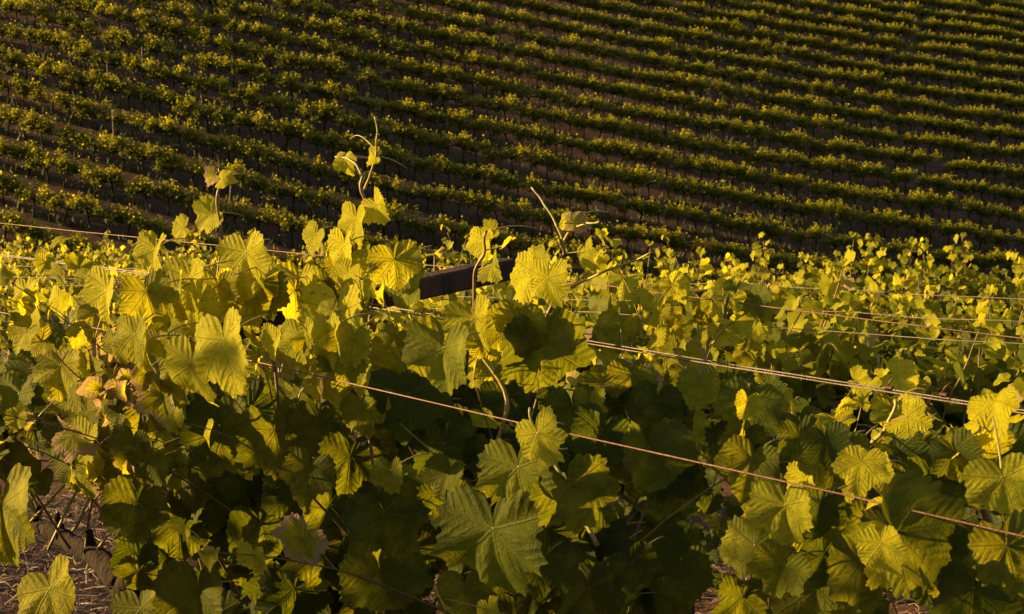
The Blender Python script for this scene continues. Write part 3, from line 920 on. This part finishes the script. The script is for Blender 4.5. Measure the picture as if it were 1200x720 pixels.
# a folded little leaf: six points, two bent halves
def tiny_leaves(C, Nn, Tt, size, age, rnd):
    n = len(C)
    Nn = Nn / np.linalg.norm(Nn, axis=1, keepdims=True)
    Tt = Tt - Nn * (Tt * Nn).sum(1, keepdims=True); Tt /= np.linalg.norm(Tt, axis=1, keepdims=True)
    X = np.cross(Tt, Nn)
    loc = np.array([[0, -.05, 0], [0, 1.0, -.12], [.62, .62, .16], [.60, -.12, .14], [-.62, .62, .16], [-.60, -.12, .14]])
    V = C[:, None] + size[:, None, None] * (loc[None, :, 0:1] * X[:, None] + loc[None, :, 1:2] * Tt[:, None] + loc[None, :, 2:3] * Nn[:, None])
    b = (np.arange(n) * 6)[:, None]
    Q = np.concatenate([b + np.array([[0, 3, 2, 1]]), b + np.array([[0, 1, 4, 5]])])
    cd = np.repeat(np.stack([age, rnd, np.zeros(n), np.ones(n)], -1), 6, 0)
    return V.reshape(-1, 3), Q, cd

def hill_foliage(nleaf, size, seed):
    r = np.random.default_rng(seed)
    nc = 13
    cc = np.stack([r.uniform(-.56, .56, nc), r.normal(0, .14, nc), r.uniform(.68, 1.06, nc)], -1)
    cc[:, 2] += .05 * np.sin(cc[:, 0] * 7 + seed)
    up = r.random(nc) < .4
    w = r.uniform(.5, 1.4, nc); w /= w.sum()
    idx = r.choice(nc, nleaf, p=w)
    sp = np.array([.13, .12, .10])
    C = cc[idx] + r.normal(0, 1, (nleaf, 3)) * sp
    tip = up[idx] & (r.random(nleaf) < .38)
    C[tip] = cc[idx][tip] + np.stack([r.normal(0, .03, tip.sum()), r.normal(0, .03, tip.sum()), r.uniform(.05, .34, tip.sum())], -1)
    C[:, 2] = np.clip(C[:, 2], .5, 1.5)
    out = C - np.array([0, 0, .82]); out[:, 0] *= .4
    out /= np.linalg.norm(out, axis=1, keepdims=True)
    Nn = out * .8 + np.array([0, 0, .45]) + r.normal(0, .5, (nleaf, 3))
    Tt = out * .4 + np.array([0, 0, -.7]) + r.normal(0, .4, (nleaf, 3))
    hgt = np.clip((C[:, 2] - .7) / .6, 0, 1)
    age = np.clip(.10 + .66 * hgt + r.normal(0, .15, nleaf), 0, 1)  # tops younger, and raised further so the colour carries their sunlit brightness
    sz = size * r.uniform(.7, 1.25, nleaf); sz[tip] *= .75
    return tiny_leaves(C, Nn, Tt, sz, age, r.random(nleaf))

def hill_trunk(seed):
    r = np.random.default_rng(seed)
    g = Geo()
    lean = r.normal(0, .07, 2)
    P = [np.array([lean[0] * f * 1.0 + .02 * math.sin(6 * f + seed), lean[1] * f, -.08 + .74 * f]) for f in np.linspace(0, 1, 6)]
    g.tube(P, np.array([.045, .036, .031, .029, .032, .038]) * r.uniform(.8, 1.2), 6)
    for s in (-1, 1):
        A = [P[-1] + np.array([0, 0, -.02]), P[-1] + np.array([s * .15, r.normal(0, .03), .06]), P[-1] + np.array([s * .32, r.normal(0, .03), .08]), P[-1] + np.array([s * .46, r.normal(0, .03), .1])]
        g.tube(A, [.034, .028, .022, .015], 5)
        g.tube([A[1], A[1] + np.array([s * .06, r.normal(0, .06), .22])], [.014, .006], 4)
    return g

NV = 9
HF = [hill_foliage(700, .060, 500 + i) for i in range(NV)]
HT = [hill_trunk(700 + i) for i in range(NV)]
HF_ME = [np_mesh("foliage", V, Q, None, {'leaf_data': ('FLOAT_COLOR', cd)}, [M_LEAFB], smooth=False) for V, Q, cd in HF]
HT_ME = [g.mesh("trunk", [M_BARK], attrs=False) for g in HT]

vines = []
for k in range(-20, 14):
    A = -48 + rng.uniform(0, 1)
    while A < 52:
        A += (.66 if A < -2 else .72) * rng.uniform(.93, 1.07)
        if rng.random() < .006: continue
        xy = hill_pt(k, A) + rng.normal(0, .06, 2)
        z = float(ground_z(xy[0], xy[1]))
        if hill_z(xy[0], xy[1]) < near_z(xy[0], xy[1]) - .3: continue
        px, py, f = project(np.array([xy[0], xy[1], z + .9]))
        if -60 < px[0] < 1260 and -60 < py[0] < 350:
            vines.append((f[0], k, A, xy[0], xy[1], z, px[0], py[0]))
vines.sort()
rows_in = sorted({v[1] for v in vines if v[7] < 300}, reverse=True)
ordw = ["lowest", "second", "third", "fourth", "fifth", "sixth", "seventh", "eighth", "ninth", "tenth", "eleventh", "twelfth", "thirteenth", "fourteenth", "fifteenth"]
def hill_label(k, px):
    i = min(max(rows_in.index(k) if k in rows_in else 0, 0), len(ordw) - 1)
    sec = "at the left edge" if px < 150 else "left of the tall shoot" if px < 430 else "above the dark cross-arm" if px < 720 else "right of the middle" if px < 960 else "at the right edge"
    return "small grapevine in the %s row of the far slope, %s" % (ordw[i], sec)

vis = [v for v in vines if v[7] < 318]
single = vis[:290]
rest = [v for v in vines if v not in set(single)]
for v in single:
    f, k, A, x, y, z, px, py = v
    i = int(rng.integers(NV))
    s = rng.uniform(.92, 1.08)
    t = thing("grapevine", hill_label(k, px), "grapevine", (x, y, z), hill_dir(k, A) + (math.pi if rng.random() < .5 else 0), "grapevines on the lower far slope")
    t.scale = (s * rng.uniform(.8, 1.05), s * .92, s * rng.uniform(.82, 1.0))
    obj("trunk", HT_ME[i], t); obj("foliage", HF_ME[i], t)

VV, QQ, MM, CC, n0 = [], [], [], [], 0
TT = []
TMI = []
for v in rest:
    f, k, A, x, y, z, px, py = v
    i = int(rng.integers(NV)); s = rng.uniform(.92, 1.08)
    a = hill_dir(k, A) + (math.pi if rng.random() < .5 else 0)
    R = np.array([[math.cos(a), -math.sin(a), 0], [math.sin(a), math.cos(a), 0], [0, 0, 1]]) @ np.diag([s * rng.uniform(.8, 1.05), s * .92, s * rng.uniform(.82, 1.0)])
    V, Q, cd = HF[i]
    VV.append(V @ R.T + [x, y, z]); QQ.append(Q + n0); MM.append(np.zeros(len(Q), np.int32)); CC.append(cd); n0 += len(V)
    g = HT[i]
    V = np.vstack(g.V); Q = np.vstack(g.Q)
    VV.append(V @ R.T + [x, y, z]); QQ.append(Q + n0); MM.append(np.ones(len(Q), np.int32)); CC.append(np.vstack(g.CD)); n0 += len(V)
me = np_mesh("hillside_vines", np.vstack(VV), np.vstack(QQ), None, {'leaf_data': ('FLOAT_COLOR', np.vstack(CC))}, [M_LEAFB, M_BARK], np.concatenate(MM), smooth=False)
tag(obj("hillside_vines", me), "rows of small green grapevines filling the upper far slope", "vineyard", kind="stuff")
print("hill vines", len(vines), "single", len(single))

# weeds growing under the far rows
VV, QQ, CC, n0 = [], [], [], 0
pts = []
for k in range(-20, 14):
    A = np.arange(-45, 50, .06)
    cl = .5 + .5 * np.sin(A * 2.1 + k * 1.7) * np.sin(A * .63 + k)
    for a in A[rng.random(len(A)) < .25 + .6 * cl]:
        xy = hill_pt(k, a) + np.array([0, rng.normal(.12, .16)])
        pts.append((xy[0], xy[1]))
pts = np.array(pts)
pz = ground_z(pts[:, 0], pts[:, 1])
px, py, f = project(np.stack([pts[:, 0], pts[:, 1], pz], -1))
keep = (px > -40) & (px < 1240) & (py > -40) & (py < 350)
pts, pz = pts[keep], pz[keep]
B = np.repeat(np.stack([pts[:, 0], pts[:, 1], pz], -1), 5, 0)
n = len(B)
B[:, :2] += rng.normal(0, .07, (n, 2))
h = rng.uniform(.12, .34, n); an = rng.uniform(0, 6.28, n); w = rng.uniform(.012, .03, n)
dx = np.stack([np.cos(an), np.sin(an), np.zeros(n)], -1) * w[:, None]
ln = np.stack([rng.normal(0, .35, n), rng.normal(0, .35, n), np.ones(n)], -1) * h[:, None]
V = np.stack([B - dx, B + dx, B + ln + dx * .3, B + ln - dx * .3], 1).reshape(-1, 3)
Q = np.arange(4 * n).reshape(-1, 4)
cd = np.repeat(np.stack([np.zeros(n), rng.random(n), np.zeros(n), np.ones(n)], -1), 4, 0)
tag(obj("grass", np_mesh("grass", V, Q, None, {'leaf_data': ('FLOAT_COLOR', cd)}, [M_GRASS], smooth=False)),
    "low dark green weeds under the vine rows of the far slope", "grass", kind="stuff")

# ------------------------------------------------------------------ stakes standing in the far rows
def hill_hit(px, py):
    d = ray(px, py)
    Y = 55.0
    for _ in range(30):
        P = CAM + d * Y
        Y += (float(hill_z(P[0], P[1])) - P[2]) / (d[2] - HC - HB * d[0])
    return CAM + d * Y
STAKES = [(133, 163, 1.15, 0, "pale stake among left vines, tallest on the left of the far slope"), (167, 82, 1.0, 0, "pale thin stake high on the left part of the far slope"),
          (126, 96, .9, 0, "pale stub stake between vines near the upper left of the far slope"), (268, 243, .8, .12, "leaning pale stake just right of the first tall shoot's tip"),
          (669, 92, .9, -.45, "pale stick leaning left over bare soil above the middle"), (682, 16, .8, 0, "short whitish stake at the top edge above the middle"),
          (1068, 172, .8, 0, "short whitish stake in the blurred rows at right"), (299, 155, .8, .1, "thin pale stake between rows left of the tall curling shoot")]
for px, py, L, lean, lab in STAKES:
    P = hill_hit(px, py)
    P[2] = float(ground_z(P[0], P[1]))
    g = Geo()
    hs = np.linspace(-.1, L, 5)
    g.tube([np.array([lean * h, .02 * math.sin(4 * h), h]) for h in hs], [.022, .021, .02, .019, .016], 7)
    tag(obj("stake", g.mesh("stake", [M_STAKE], attrs=False), None, P), lab, "stake", "stakes in the far rows")

# ------------------------------------------------------------------ straw litter on the soil between the first rows
nS = 9000
p = rng.uniform(1.9, 6.4, nS); q = rng.uniform(1.0, 7.5, nS)
cx = p[:, None] * N + q[:, None] * D
cz = ground_z(cx[:, 0], cx[:, 1])
L = rng.uniform(.04, .26, nS); an = rng.normal(.35, .9, nS); w = rng.uniform(.0012, .0032, nS)
bend = rng.normal(0, .25, nS)
V = []
sgm = 5
for s in range(sgm):
    f = s / (sgm - 1) - .5
    a2 = an + bend * f * 2
    ctr = np.stack([cx[:, 0] + np.cos(a2) * L * f, cx[:, 1] + np.sin(a2) * L * f, cz + .012 + .03 * np.abs(rng.normal(0, .5, nS)) + .03 * (1 - 4 * f * f) * rng.random(nS)], -1)
    pr = np.stack([-np.sin(a2), np.cos(a2), np.zeros(nS)], -1) * w[:, None]
    up = np.stack([np.zeros(nS), np.zeros(nS), w], -1)
    V.append(np.stack([ctr - pr, ctr + up * 1.2, ctr + pr], 1))
V = np.stack(V, 1)          # nS, seg, 3, 3
V = V.reshape(-1, 3)
Q = []
for s in range(sgm - 1):
    for e in range(2):
        o = s * 3 + e
        Q.append(np.stack([np.arange(nS) * sgm * 3 + o, np.arange(nS) * sgm * 3 + o + 1, np.arange(nS) * sgm * 3 + o + 4, np.arange(nS) * sgm * 3 + o + 3], -1))
Q = np.vstack(Q)
cd = np.repeat(np.stack([np.zeros(nS), rng.random(nS) ** 2.4, np.zeros(nS), np.ones(nS)], -1), sgm * 3, 0)
tag(obj("straw", np_mesh("straw", V, Q, None, {'leaf_data': ('FLOAT_COLOR', cd)}, [M_STRAW])),
    "dry straw and twigs littering the soil below the left vine", "straw", kind="stuff")
